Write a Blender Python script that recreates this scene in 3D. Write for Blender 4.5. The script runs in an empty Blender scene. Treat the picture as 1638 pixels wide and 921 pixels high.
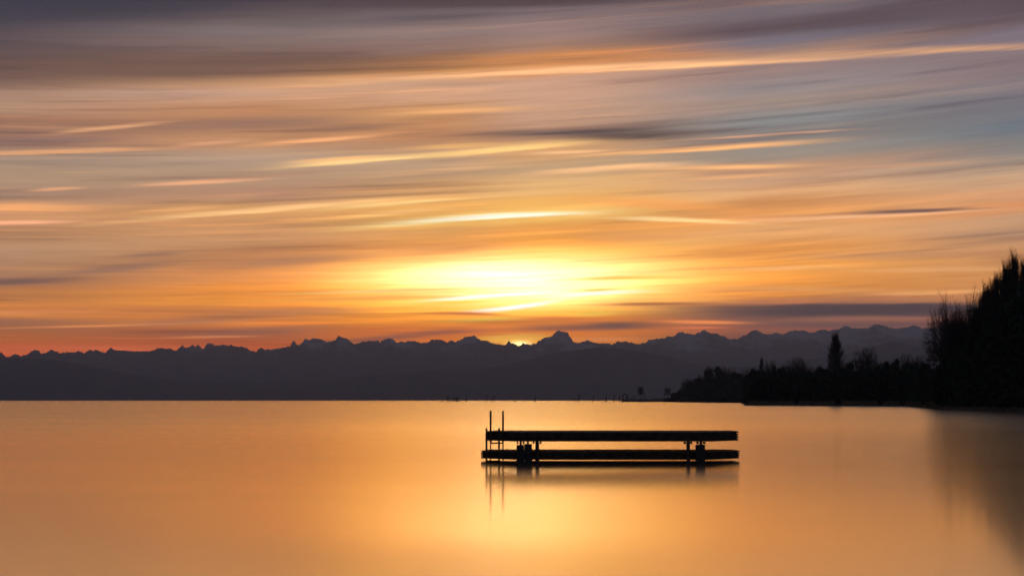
import bpy, math, random
from mathutils import Vector, noise

S = bpy.context.scene
COL = S.collection
R = math.radians

# ------------------------------------------------------------------ camera
FOC = 2275.0                       # focal length in pixels of the 1638 px wide photograph
CX, CY, HOR = 819.0, 460.5, 640.0  # picture centre and the row of the horizon
EYE = 1.6
PITCH = math.atan((HOR - CY) / FOC)
cam_d = bpy.data.cameras.new("camera")
cam = bpy.data.objects.new("camera", cam_d)
COL.objects.link(cam)
cam.location = (0, 0, EYE)
cam.rotation_euler = (math.pi / 2 + PITCH, 0, 0)
cam_d.sensor_width = 36.0
cam_d.lens = 36.0 * FOC / 1638.0
cam_d.clip_start = 0.1
cam_d.clip_end = 200000.0
S.camera = cam


def ray(px, py):
    """Unit direction in the world through a pixel of the photograph."""
    x, y, z = px - CX, FOC, CY - py
    c, s = math.cos(PITCH), math.sin(PITCH)
    v = Vector((x, y * c - z * s, y * s + z * c))
    return v.normalized()


def at(px, py, depth):
    d = ray(px, py)
    return Vector((0, 0, EYE)) + d * (depth / d.y)


def gx(px, depth):
    """World x of a pixel column near the horizon at this depth."""
    return at(px, HOR, depth).x


def gz(py, depth, px=CX):
    return at(px, py, depth).z


# ------------------------------------------------------------------ world: sky with long streaked dusk clouds
SUN_EL, SUN_AZ = R(1.2), R(0.3)
HAZE = 0.000075                    # density of the air over the lake
world = bpy.data.worlds.new("World")
S.world = world
world.use_nodes = True
NT = world.node_tree
NT.nodes.clear()


def lin(c):
    out = []
    for v in c:
        v = v / 255.0
        out.append(v / 12.92 if v <= 0.04045 else ((v + 0.055) / 1.055) ** 2.4)
    return tuple(out)


def link(a, b):
    NT.links.new(a, b)


def m(op, a, b=None, c=None, clamp=False):
    n = NT.nodes.new("ShaderNodeMath")
    n.operation = op
    n.use_clamp = clamp
    for i, v in enumerate((a, b, c)):
        if v is None:
            continue
        if isinstance(v, (int, float)):
            n.inputs[i].default_value = v
        else:
            link(v, n.inputs[i])
    return n.outputs[0]


def mixc(f, a, b, blend="MIX"):
    n = NT.nodes.new("ShaderNodeMix")
    n.data_type = "RGBA"
    n.blend_type = blend
    n.clamp_result = False
    n.clamp_factor = True
    for i, v in ((0, f), (6, a), (7, b)):
        if isinstance(v, (int, float)):
            n.inputs[i].default_value = v
        elif isinstance(v, tuple):
            n.inputs[i].default_value = (v[0], v[1], v[2], 1)
        else:
            link(v, n.inputs[i])
    return n.outputs[2]


def smooth(v, lo, hi):
    n = NT.nodes.new("ShaderNodeMapRange")
    n.interpolation_type = "SMOOTHSTEP"
    link(v, n.inputs[0])
    n.inputs[1].default_value = lo
    n.inputs[2].default_value = hi
    return n.outputs[0]


def linear(v, lo, hi):
    n = NT.nodes.new("ShaderNodeMapRange")
    link(v, n.inputs[0])
    n.inputs[1].default_value = lo
    n.inputs[2].default_value = hi
    return n.outputs[0]


def noise_tex(vec, scale=1.0, detail=4.0, rough=0.5):
    n = NT.nodes.new("ShaderNodeTexNoise")
    n.inputs["Scale"].default_value = scale
    n.inputs["Detail"].default_value = detail
    n.inputs["Roughness"].default_value = rough
    link(vec, n.inputs["Vector"])
    return n.outputs[0]


def comb(x, y, z=0.0):
    n = NT.nodes.new("ShaderNodeCombineXYZ")
    for i, v in enumerate((x, y, z)):
        if isinstance(v, (int, float)):
            n.inputs[i].default_value = v
        else:
            link(v, n.inputs[i])
    return n.outputs[0]


K = FOC                            # azimuth and elevation are both counted in units of 1/K radian
tc = NT.nodes.new("ShaderNodeTexCoord")
sp = NT.nodes.new("ShaderNodeSeparateXYZ")
link(tc.outputs["Generated"], sp.inputs[0])
DX, DY, DZ = sp.outputs
A = m("MULTIPLY", m("ARCTAN2", DX, DY), K)
E = m("MULTIPLY", m("ARCSINE", DZ), K)
ABSA = m("ABSOLUTE", A)


def ae(px, py):
    d = ray(px, py)
    return math.atan2(d.x, d.y) * K, math.asin(d.z) * K


def slope_of(e):
    t = min(1, max(0, (e - 70) / 230.0))
    return 0.055 * t * t * (3 - 2 * t)


# the cloud decks tilt gently up to the right; wisps push the decks up and down a little
tilt = m("MULTIPLY", smooth(E, 70, 300), 0.055)
E1 = m("SUBTRACT", E, m("MULTIPLY", A, tilt))
wob = noise_tex(comb(m("MULTIPLY", A, 0.0020), m("MULTIPLY", E1, 0.012)), 1.0, 4.0, 0.55)
wisp = noise_tex(comb(m("MULTIPLY", A, 0.0034), m("MULTIPLY", E1, 0.075), 7.3), 1.0, 5.0, 0.6)
fine = noise_tex(comb(m("MULTIPLY", A, 0.0060), m("MULTIPLY", E1, 0.22), 3.1), 1.0, 5.0, 0.65)
wob0 = m("SUBTRACT", wob, 0.5)
wisp0 = m("SUBTRACT", wisp, 0.5)
fine0 = m("SUBTRACT", fine, 0.5)
E2 = m("ADD", E1, m("ADD", m("MULTIPLY", wob0, 26.0), m("MULTIPLY", wisp0, 12.0)))

COLS = {
    -60: [(0, (46, 48, 64)), (30, (60, 57, 69)), (60, (86, 75, 80)), (95, (92, 74, 72)), (120, (108, 84, 77)), (150, (165, 131, 112)),
          (170, (183, 145, 120)), (190, (152, 112, 92)), (225, (148, 112, 98)), (260, (170, 146, 126)), (290, (174, 145, 119)),
          (310, (166, 134, 112)), (345, (205, 150, 110)), (375, (180, 134, 100)), (400, (190, 150, 116)), (430, (178, 133, 100)),
          (450, (150, 108, 84)), (470, (200, 132, 80)), (500, (224, 140, 74)), (520, (170, 108, 70)), (540, (205, 115, 58)),
          (556, (225, 105, 50)), (575, (190, 88, 50)), (640, (110, 66, 56))],
    410: [(0, (60, 56, 68)), (30, (95, 84, 86)), (50, (118, 105, 105)), (75, (124, 102, 97)), (95, (115, 90, 79)), (115, (142, 106, 82)),
          (130, (200, 152, 115)), (150, (204, 160, 132)), (175, (190, 137, 102)), (200, (164, 122, 97)), (220, (196, 145, 108)),
          (255, (180, 154, 133)), (285, (180, 148, 122)), (310, (184, 142, 115)), (335, (220, 165, 110)), (355, (210, 155, 108)),
          (380, (202, 152, 110)), (410, (176, 126, 88)), (440, (214, 145, 90)), (462, (240, 155, 80)), (480, (238, 155, 75)),
          (500, (205, 130, 75)), (518, (225, 138, 72)), (535, (180, 100, 60)), (552, (205, 100, 52)), (640, (120, 70, 50))],
    700: [(0, (70, 60, 68)), (22, (110, 98, 102)), (50, (135, 116, 114)), (75, (140, 112, 103)), (92, (150, 108, 80)), (110, (200, 142, 92)),
          (130, (208, 165, 135)), (160, (210, 163, 132)), (180, (212, 158, 112)), (200, (195, 142, 102)), (218, (182, 132, 98)),
          (255, (190, 158, 128)), (280, (190, 155, 122)), (305, (215, 165, 115)), (330, (240, 180, 108)), (350, (250, 195, 115)),
          (372, (215, 160, 100)), (392, (220, 155, 90)), (412, (240, 170, 85)), (440, (250, 185, 90)), (470, (252, 185, 80)),
          (495, (250, 175, 70)), (512, (245, 155, 60)), (530, (225, 120, 50)), (548, (225, 120, 50)), (640, (120, 70, 45))],
    860: [(0, (76, 64, 70)), (18, (118, 104, 108)), (50, (148, 124, 120)), (75, (158, 125, 110)), (92, (192, 132, 86)), (112, (225, 160, 110)),
          (130, (205, 162, 137)), (160, (208, 165, 138)), (190, (196, 156, 130)), (215, (165, 128, 105)), (240, (215, 165, 118)),
          (270, (192, 160, 125)), (300, (236, 188, 130)), (322, (250, 190, 112)), (345, (255, 205, 120)), (368, (236, 168, 95)),
          (388, (240, 166, 84)), (402, (252, 195, 95)), (440, (255, 215, 130)), (480, (255, 215, 120)), (500, (255, 190, 80)),
          (515, (225, 130, 50)), (530, (235, 130, 50)), (545, (240, 145, 55)), (640, (120, 72, 42))],
    1230: [(0, (108, 90, 93)), (16, (110, 101, 108)), (45, (90, 78, 86)), (68, (116, 110, 121)), (90, (160, 128, 112)), (105, (150, 126, 121)),
           (140, (146, 136, 136)), (165, (150, 135, 129)), (195, (135, 138, 138)), (218, (124, 120, 119)), (245, (150, 140, 129)),
           (272, (196, 152, 120)), (292, (210, 166, 132)), (310, (232, 178, 130)), (326, (214, 150, 98)), (348, (242, 172, 108)),
           (372, (234, 175, 120)), (400, (240, 166, 95)), (430, (245, 170, 90)), (452, (240, 162, 85)), (472, (235, 155, 80)),
           (486, (165, 110, 78)), (500, (120, 84, 72)), (512, (130, 88, 72)), (525, (135, 80, 64)), (640, (80, 55, 52))],
    1700: [(0, (84, 69, 78)), (25, (99, 85, 92)), (50, (120, 110, 122)), (72, (134, 116, 120)), (95, (130, 112, 116)), (130, (125, 116, 121)),
           (152, (114, 110, 119)), (175, (110, 114, 121)), (192, (100, 113, 124)), (222, (124, 125, 125)), (250, (154, 140, 128)),
           (280, (213, 174, 140)), (300, (218, 164, 125)), (320, (222, 150, 102)), (342, (204, 160, 126)), (370, (194, 150, 116)),
           (400, (214, 155, 106)), (440, (213, 150, 96)), (475, (205, 140, 92)), (490, (110, 82, 76)), (510, (125, 82, 74)), (640, (78, 60, 60))],
}
EMAX = 680.0
cols = []
for px in sorted(COLS):
    a0 = ae(px, 300)[0]
    pts = []
    for py, c in COLS[px]:
        a, e = ae(px, py)
        pts.append((e - slope_of(e) * a, lin(c)))
    pts.sort(key=lambda p: p[0])
    rn = NT.nodes.new("ShaderNodeValToRGB")
    rn.color_ramp.interpolation = "B_SPLINE" if False else "EASE"
    el = rn.color_ramp.elements
    while len(el) < len(pts):
        el.new(0.5)
    for i, (e, c) in enumerate(pts):
        el[i].position = min(1, max(0, (e + 40) / (EMAX + 40)))
    for i, (e, c) in enumerate(pts):
        el[i].color = (c[0], c[1], c[2], 1)
    link(linear(E2, -40, EMAX), rn.inputs[0])
    cols.append((a0, rn.outputs[0]))
sky = cols[0][1]
for (a0, _), (a1, c1) in zip(cols[:-1], cols[1:]):
    sky = mixc(smooth(A, a0, a1), sky, c1)

hs = NT.nodes.new("ShaderNodeHueSaturation")
hs.inputs["Saturation"].default_value = 1.07
link(sky, hs.inputs["Color"])
sky = hs.outputs[0]

# broad glow of light round the hidden sun, brighter than white
def blob(px, py, ra, rb, power=1.0):
    a, e = ae(px, py)
    u = m("DIVIDE", m("SUBTRACT", A, a), ra)
    v = m("DIVIDE", m("SUBTRACT", E, e), rb)
    r2 = m("ADD", m("MULTIPLY", u, u), m("MULTIPLY", v, v))
    return m("EXPONENT", m("MULTIPLY", m("POWER", r2, power), -1.0))


def over(f, op, color, gain=1.0):
    global sky
    c = tuple(v * gain for v in lin(color))
    sky = mixc(m("MULTIPLY", f, op, clamp=True), sky, c)


mod = m("ADD", m("ADD", m("MULTIPLY", wisp0, 1.5), m("MULTIPLY", fine0, 0.7)), 1.0)


def glow(f, rgb):
    """Light added by the thin cloud in front of the hidden sun."""
    global sky
    sky = mixc(1.0, sky, mixc(f, (0.0, 0.0, 0.0), rgb), "ADD")


glow(m("MULTIPLY", blob(815, 458, 390, 58), mod), (0.60, 0.13, -0.04))
glow(m("MULTIPLY", blob(822, 452, 235, 38), mod), (1.4, 0.68, 0.11))
glow(m("MULTIPLY", blob(815, 446, 165, 30), mod), (1.1, 1.08, 0.90))

# streaks: ends (x1,y1)-(x2,y2), sag in the middle, softness above and below, colour, opacity, gain
STREAKS = [
    (-200, 12, 560, -12, 0, 30, 30, (45, 47, 62), .9, 1),
    (250, 12, 1300, -4, 0, 16, 8, (70, 58, 64), .85, 1),
    (520, 38, 860, 18, 0, 9, 9, (86, 78, 84), .6, 1),
    (950, 62, 1750, 8, 0, 14, 14, (86, 72, 80), .75, 1),
    (1100, 8, 1450, -6, 0, 6, 6, (140, 112, 104), .5, 1),
    (-150, 118, 760, 92, 8, 26, 18, (106, 80, 71), .7, 1),
    (300, 112, 900, 96, 4, 10, 10, (130, 92, 70), .5, 1),
    (640, 104, 1260, 84, 2, 16, 8, (204, 134, 80), .8, 1),
    (440, 136, 1500, 86, 0, 7, 3.5, (255, 190, 115), .95, 1.05),
    (1050, 98, 1850, 68, 0, 6, 4, (212, 160, 122), .85, 1),
    (40, 152, 480, 146, 0, 10, 8, (196, 156, 134), .6, 1),
    (560, 185, 900, 172, 0, 5, 3, (238, 172, 112), .7, 1),
    (-120, 196, 240, 208, 0, 4, 4, (200, 145, 108), .7, 1),
    (60, 216, 300, 193, 0, 3.5, 3, (228, 166, 118), .8, 1),
    (-80, 228, 250, 221, 0, 7, 5, (136, 104, 96), .7, 1),
    (-160, 250, 330, 236, 0, 4, 3, (232, 168, 116), .9, 1),
    (190, 206, 620, 190, 0, 9, 7, (150, 112, 94), .6, 1),
    (240, 238, 420, 224, 0, 4, 3, (224, 162, 120), .7, 1),
    (350, 238, 690, 208, 0, 4, 3, (240, 170, 114), .85, 1),
    (430, 212, 680, 197, 0, 5, 5, (140, 105, 88), .55, 1),
    (680, 216, 1230, 211, -2, 7, 6, (84, 76, 80), .8, 1),
    (860, 221, 1150, 215, 1, 6, 6, (70, 66, 67), .8, 1),
    (400, 272, 760, 243, 0, 5, 3, (255, 208, 118), .95, 1.05),
    (430, 262, 660, 246, 0, 3, 3, (255, 196, 108), .7, 1),
    (620, 258, 1000, 224, -2, 7, 4, (255, 205, 108), .9, 1.05),
    (620, 240, 840, 228, 0, 4, 3, (240, 182, 108), .6, 1),
    (860, 252, 1380, 221, 2, 5, 3.5, (248, 182, 118), .95, 1.0),
    (820, 247, 1000, 240, 0, 3, 3, (255, 196, 120), .6, 1),
    (1070, 226, 1400, 206, 0, 2.5, 2, (222, 165, 130), .8, 1),
    (1180, 219, 1330, 213, 0, 2.5, 2.5, (104, 98, 98), .55, 1),
    (790, 285, 1150, 262, -4, 5, 4, (255, 196, 120), .8, 1.0),
    (960, 273, 1330, 264, 0, 4, 3, (248, 184, 122), .85, 1),
    (1050, 291, 1290, 276, 0, 3, 2.5, (236, 172, 118), .8, 1),
    (1080, 279, 1250, 273, 0, 3, 3, (172, 130, 104), .55, 1),
    (1250, 274, 1600, 256, 0, 2.5, 2.5, (206, 152, 116), .6, 1),
    (190, 298, 460, 284, 0, 4, 3, (240, 172, 124), .9, 1),
    (300, 292, 520, 274, 0, 4, 4, (196, 150, 120), .5, 1),
    (30, 306, 150, 299, 0, 3, 2.5, (228, 164, 118), .8, 1),
    (-140, 302, 40, 300, 0, 3, 3, (210, 155, 118), .6, 1),
    (-160, 318, 40, 320, 0, 5, 5, (130, 98, 86), .5, 1),
    (-120, 332, 200, 333, 0, 8, 6, (246, 170, 106), .85, 1),
    (-160, 362, 180, 352, 0, 4, 3, (250, 176, 112), .9, 1),
    (110, 364, 760, 310, -2, 5, 3.5, (255, 198, 112), .95, 1.03),
    (180, 340, 380, 331, 0, 4, 3, (248, 178, 112), .7, 1),
    (460, 338, 800, 314, 0, 4, 3, (255, 206, 110), .85, 1.05),
    (500, 352, 760, 328, 0, 4, 3, (255, 196, 100), .6, 1),
    (530, 368, 1010, 340, -6, 6, 4, (255, 236, 165), .98, 1.15),
    (640, 356, 960, 342, -3, 4, 3, (255, 250, 225), .95, 1.2),
    (930, 350, 1240, 360, -3, 4, 3, (255, 214, 125), .9, 1.05),
    (860, 318, 1260, 344, -2, 12, 7, (244, 160, 80), .65, 1),
    (1080, 358, 1700, 328, 3, 4, 3, (252, 186, 115), .85, 1),
    (1300, 345, 1620, 332, -1, 3.5, 3, (106, 80, 76), .9, 1),
    (1100, 350, 1400, 341, 0, 3, 3, (206, 145, 98), .6, 1),
    (-160, 458, 190, 444, 0, 5, 5, (116, 84, 72), .85, 1),
    (30, 444, 330, 416, 0, 6, 6, (146, 106, 84), .75, 1),
    (170, 412, 320, 402, 0, 4, 4, (146, 104, 82), .7, 1),
    (280, 432, 660, 404, 0, 8, 7, (184, 126, 86), .7, 1),
    (560, 412, 830, 396, -2, 8, 6, (226, 148, 78), .55, 1),
    (860, 378, 1160, 372, 2, 9, 8, (214, 150, 90), .5, 1),
    (420, 472, 830, 461, -1, 2.5, 2, (255, 212, 100), .85, 1.08),
    (380, 482, 800, 474, -1, 4, 4, (252, 170, 70), .6, 1),
    (560, 490, 840, 478, 0, 3.5, 3.5, (255, 214, 80), .75, 1.05),
    (660, 483, 930, 466, -2, 2.5, 2.5, (252, 250, 250), .95, 1.25),
    (730, 499, 920, 474, 4, 3, 4, (252, 250, 248), .95, 1.25),
    (840, 478, 1060, 466, -3, 3.5, 3, (255, 246, 230), .95, 1.15),
    (850, 449, 1130, 441, 0, 3, 3, (255, 196, 70), .65, 1),
    (900, 466, 1010, 461, 0, 2, 2, (255, 200, 80), .7, 1),
    (880, 506, 1020, 498, 0, 5, 4, (255, 206, 70), .7, 1),
    (1000, 462, 1560, 470, -2, 5, 5, (240, 165, 88), .5, 1),
    (1080, 432, 1420, 424, 0, 3, 4, (250, 186, 100), .5, 1),
    (1280, 436, 1800, 426, 0, 4, 3, (240, 175, 108), .6, 1),
    (1180, 410, 1700, 404, 0, 6, 8, (196, 140, 98), .55, 1),
    (1400, 378, 1800, 368, 0, 7, 6, (186, 144, 112), .5, 1),
    (1340, 472, 1760, 462, 0, 4, 3, (244, 172, 100), .7, 1),
    (950, 493, 1760, 488, 3, 7, 24, (66, 52, 58), 1.0, 1),
    (1060, 492, 1680, 489, 0, 6, 11, (56, 46, 54), .9, 1),
    (900, 487, 1180, 486, 0, 3, 3, (168, 96, 50), .75, 1),
    (1160, 510, 1640, 509, 0, 4, 5, (176, 108, 78), .6, 1),
    (1120, 519, 1580, 519, 0, 3, 4, (92, 68, 68), .6, 1),
    (1020, 514, 1220, 516, 0, 2.5, 2.5, (246, 138, 66), .9, 1),
    (1050, 524, 1190, 523, 0, 2, 2, (226, 112, 60), .75, 1),
    (860, 526, 1100, 520, -2, 6, 6, (92, 62, 56), .9, 1),
    (780, 528, 1000, 524, -2, 6, 5, (130, 76, 56), .75, 1),
    (640, 502, 840, 506, -3, 2.5, 3, (210, 108, 38), .9, 1),
    (780, 508, 1000, 512, 0, 4, 4, (236, 126, 44), .7, 1),
    (680, 514, 860, 508, 0, 4, 4, (255, 206, 66), .7, 1),
    (640, 532, 830, 526, 0, 4, 4, (190, 96, 50), .65, 1),
    (730, 546, 910, 540, -2, 6, 6, (255, 184, 56), .9, 1.05),
    (860, 544, 1050, 540, 0, 3, 3, (236, 136, 66), .6, 1),
    (440, 556, 800, 522, 0, 6, 6, (128, 72, 54), .65, 1),
    (220, 538, 600, 520, 0, 6, 6, (150, 90, 62), .65, 1),
    (-120, 528, 560, 504, 3, 2, 1.6, (244, 148, 76), .7, 1),
    (150, 519, 460, 508, 0, 6, 5, (166, 106, 72), .6, 1),
    (240, 540, 440, 536, 0, 2, 2, (240, 138, 70), .7, 1),
    (-120, 502, 220, 496, 0, 4, 4, (236, 146, 74), .6, 1),
    (-160, 514, 200, 512, 0, 6, 6, (160, 104, 72), .55, 1),
    (300, 504, 640, 494, 0, 6, 6, (180, 116, 74), .55, 1),
    (-140, 560, 420, 556, 0, 6, 8, (232, 108, 50), .6, 1),
]


def streak(x1, y1, x2, y2, sag, up, dn, color, op, gain):
    a1, e1 = ae(x1, y1)
    a2, e2 = ae(x2, y2)
    am, em = ae((x1 + x2) / 2, (y1 + y2) / 2 + sag)
    hl = (a2 - a1) / 2
    sl = (e2 - e1) / (a2 - a1)
    cur = ((e1 + e2) / 2 - em) / (hl * hl)
    u = m("SUBTRACT", A, am)
    base = m("MULTIPLY", u, m("MULTIPLY_ADD", u, cur, sl))
    w = min(1.0, (up + dn) / 14.0)
    v = m("SUBTRACT", m("MULTIPLY_ADD", wisp0, 9.0 * w + 2, E), m("ADD", base, em))
    q = m("ADD", m("DIVIDE", m("MAXIMUM", v, 0.0), up), m("DIVIDE", m("MINIMUM", v, 0.0), dn))
    un = m("DIVIDE", u, hl * 0.68)
    r2 = m("ADD", m("MULTIPLY", un, un), m("MULTIPLY", q, q))
    f = m("EXPONENT", m("MULTIPLY", m("POWER", r2, 1.35), -1.0))
    f = m("MULTIPLY", f, m("MULTIPLY_ADD", fine0, 1.3, 1.08))
    over(f, op, color, gain)


for s_ in STREAKS:
    c_ = s_[7]
    if c_[0] >= 250 and 80 < c_[2] < 130:
        c_ = (c_[0], c_[1], c_[2] + 18)
    if c_[0] > 220:
        streak(*(s_[:7] + (c_, min(1, s_[8] * 1.1), s_[9] * 1.08)))
    else:
        streak(*(s_[:7] + (c_,) + s_[8:]))

# the sun's edge glinting in a notch of the ridge, and its small halo
over(blob(831, 549, 46, 10), 0.9, (255, 176, 50), 1.3)
over(blob(831, 550, 15, 4.5), 1.0, (255, 232, 150), 2.6)
# soft brightness grain along the streaks
grain = m("ADD", m("MULTIPLY_ADD", wisp0, 0.34, 1.0), m("MULTIPLY", fine0, 0.30))
gc = comb(grain, grain, grain)
sky = mixc(1.0, sky, gc, "MULTIPLY")
# thin bright and dark filaments drawn out by the wind
fil = noise_tex(comb(m("MULTIPLY", A, 0.0026), m("MULTIPLY", E1, 0.115), 11.7), 1.0, 3.0, 0.5)
fam = smooth(noise_tex(comb(m("MULTIPLY", A, 0.0016), m("MULTIPLY", E1, 0.018), 23.0), 1.0, 2.0, 0.5), 0.42, 0.62)
fb1 = m("MULTIPLY", m("MULTIPLY", smooth(fil, 0.55, 0.74), fam), 0.75)
fb2 = m("MULTIPLY", m("MULTIPLY", smooth(fil, 0.47, 0.28), fam), 0.75)
sky = mixc(fb1, sky, mixc(1.0, sky, (1.50, 1.34, 1.12), "MULTIPLY"))
sky = mixc(fb2, sky, mixc(1.0, sky, (0.62, 0.60, 0.64), "MULTIPLY"))
# broader folds of the same cloud sheets
fo = noise_tex(comb(m("MULTIPLY", A, 0.0016), m("MULTIPLY", E1, 0.050), 41.0), 1.0, 4.0, 0.6)
sky = mixc(m("MULTIPLY", smooth(fo, 0.53, 0.72), 0.62), sky, mixc(1.0, sky, (1.30, 1.20, 1.05), "MULTIPLY"))
sky = mixc(m("MULTIPLY", smooth(fo, 0.48, 0.30), 0.70), sky, mixc(1.0, sky, (0.66, 0.62, 0.66), "MULTIPLY"))
# away from the sunset the sky is a dull blue grey
sky = mixc(smooth(ABSA, 820, 2700), sky, (0.022, 0.027, 0.045))
sky = mixc(smooth(E, 640, 1500), sky, (0.050, 0.060, 0.100))
sky = mixc(smooth(E, 20, -60), sky, (0.05, 0.035, 0.03))
nish = NT.nodes.new("ShaderNodeTexSky")
nish.sky_type = "NISHITA"
nish.sun_disc = False
nish.sun_elevation = SUN_EL
nish.sun_rotation = SUN_AZ
nish.air_density = 1.2
nish.dust_density = 2.0
bg1 = NT.nodes.new("ShaderNodeBackground")
# the low sky is seen through the long haze over the lake: it is that much brighter behind it
air = m("MINIMUM", m("DIVIDE", 1160.0, m("MAXIMUM", DZ, 0.01)), 24000.0)
link(m("EXPONENT", m("MULTIPLY", air, HAZE * 0.77)), bg1.inputs[1])
link(sky, bg1.inputs[0])
bg2 = NT.nodes.new("ShaderNodeBackground")
bg2.inputs[1].default_value = 0.006
link(nish.outputs[0], bg2.inputs[0])
addn = NT.nodes.new("ShaderNodeAddShader")
link(bg1.outputs[0], addn.inputs[0])
link(bg2.outputs[0], addn.inputs[1])
wout = NT.nodes.new("ShaderNodeOutputWorld")
link(addn.outputs[0], wout.inputs[0])

sun_d = bpy.data.lights.new("sun", "SUN")
sun_d.energy = 0.3
sun_d.angle = R(0.5)
sun_d.color = (1.0, 0.62, 0.32)
sun = bpy.data.objects.new("sun", sun_d)
COL.objects.link(sun)
sdir = Vector((math.sin(SUN_AZ) * math.cos(SUN_EL), math.cos(SUN_AZ) * math.cos(SUN_EL), math.sin(SUN_EL)))
sun.rotation_euler = sdir.to_track_quat("Z", "Y").to_euler()
sun.location = (0, 0, 50)

S.view_settings.view_transform = "Standard"
S.view_settings.look = "None"
S.view_settings.exposure = 0.0
S.view_settings.gamma = 1.0
S.view_settings.use_curve_mapping = False
S.render.engine = "CYCLES"
S.cycles.use_denoising = True
S.cycles.max_bounces = 6
S.cycles.volume_bounces = 0

# ------------------------------------------------------------------ materials
def mat(name, color, rough=0.85, spec=0.15, var=0.25, scale=4.0, bump=0.0):
    mt = bpy.data.materials.new(name)
    mt.use_nodes = True
    nt = mt.node_tree
    b = nt.nodes["Principled BSDF"]
    b.inputs["Roughness"].default_value = rough
    b.inputs["Specular IOR Level"].default_value = spec
    t = nt.nodes.new("ShaderNodeTexCoord")
    n = nt.nodes.new("ShaderNodeTexNoise")
    n.inputs["Scale"].default_value = scale
    n.inputs["Detail"].default_value = 6
    nt.links.new(t.outputs["Object"], n.inputs["Vector"])
    r = nt.nodes.new("ShaderNodeValToRGB")
    r.color_ramp.elements[0].position = 0.3
    r.color_ramp.elements[1].position = 0.7
    r.color_ramp.elements[0].color = tuple(c * (1 - var) for c in color) + (1,)
    r.color_ramp.elements[1].color = tuple(c * (1 + var) for c in color) + (1,)
    nt.links.new(n.outputs[0], r.inputs[0])
    nt.links.new(r.outputs[0], b.inputs["Base Color"])
    if bump:
        bp = nt.nodes.new("ShaderNodeBump")
        bp.inputs["Strength"].default_value = bump
        bp.inputs["Distance"].default_value = 0.02
        nt.links.new(n.outputs[0], bp.inputs["Height"])
        nt.links.new(bp.outputs[0], b.inputs["Normal"])
    return mt


M_BARK = mat("bark", (0.07, 0.055, 0.045), 0.95, 0.05, 0.3, 0.8)
M_TWIG = mat("twigs", (0.06, 0.048, 0.042), 0.95, 0.03, 0.3, 0.8)
M_LEAF = mat("evergreen_leaves", (0.04, 0.05, 0.03), 0.9, 0.05, 0.3, 0.5)
M_WOOD = mat("weathered_timber", (0.08, 0.055, 0.04), 0.8, 0.12, 0.35, 6.0, 0.4)
M_PLANK = mat("deck_planks", (0.2, 0.15, 0.11), 0.85, 0.1, 0.35, 5.0, 0.4)
M_STEEL = mat("rusted_steel", (0.10, 0.06, 0.04), 0.7, 0.2, 0.2, 9.0)
M_CONC = mat("wet_concrete", (0.05, 0.046, 0.043), 0.8, 0.15, 0.3, 5.0, 0.4)
M_PILE = mat("dark_piling", (0.09, 0.07, 0.06), 0.8, 0.1, 0.3, 4.0)
M_SHORE = mat("shore_earth", (0.07, 0.06, 0.045), 0.95, 0.05, 0.35, 0.3)
M_REED = mat("dry_reeds", (0.22, 0.17, 0.10), 0.9, 0.05, 0.3, 0.4)
M_STONE = mat("mole_stone", (0.17, 0.16, 0.15), 0.9, 0.1, 0.35, 0.7)
M_DROP = mat("bird_droppings", (0.5, 0.48, 0.45), 0.9, 0.1, 0.2, 9.0)


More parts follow.
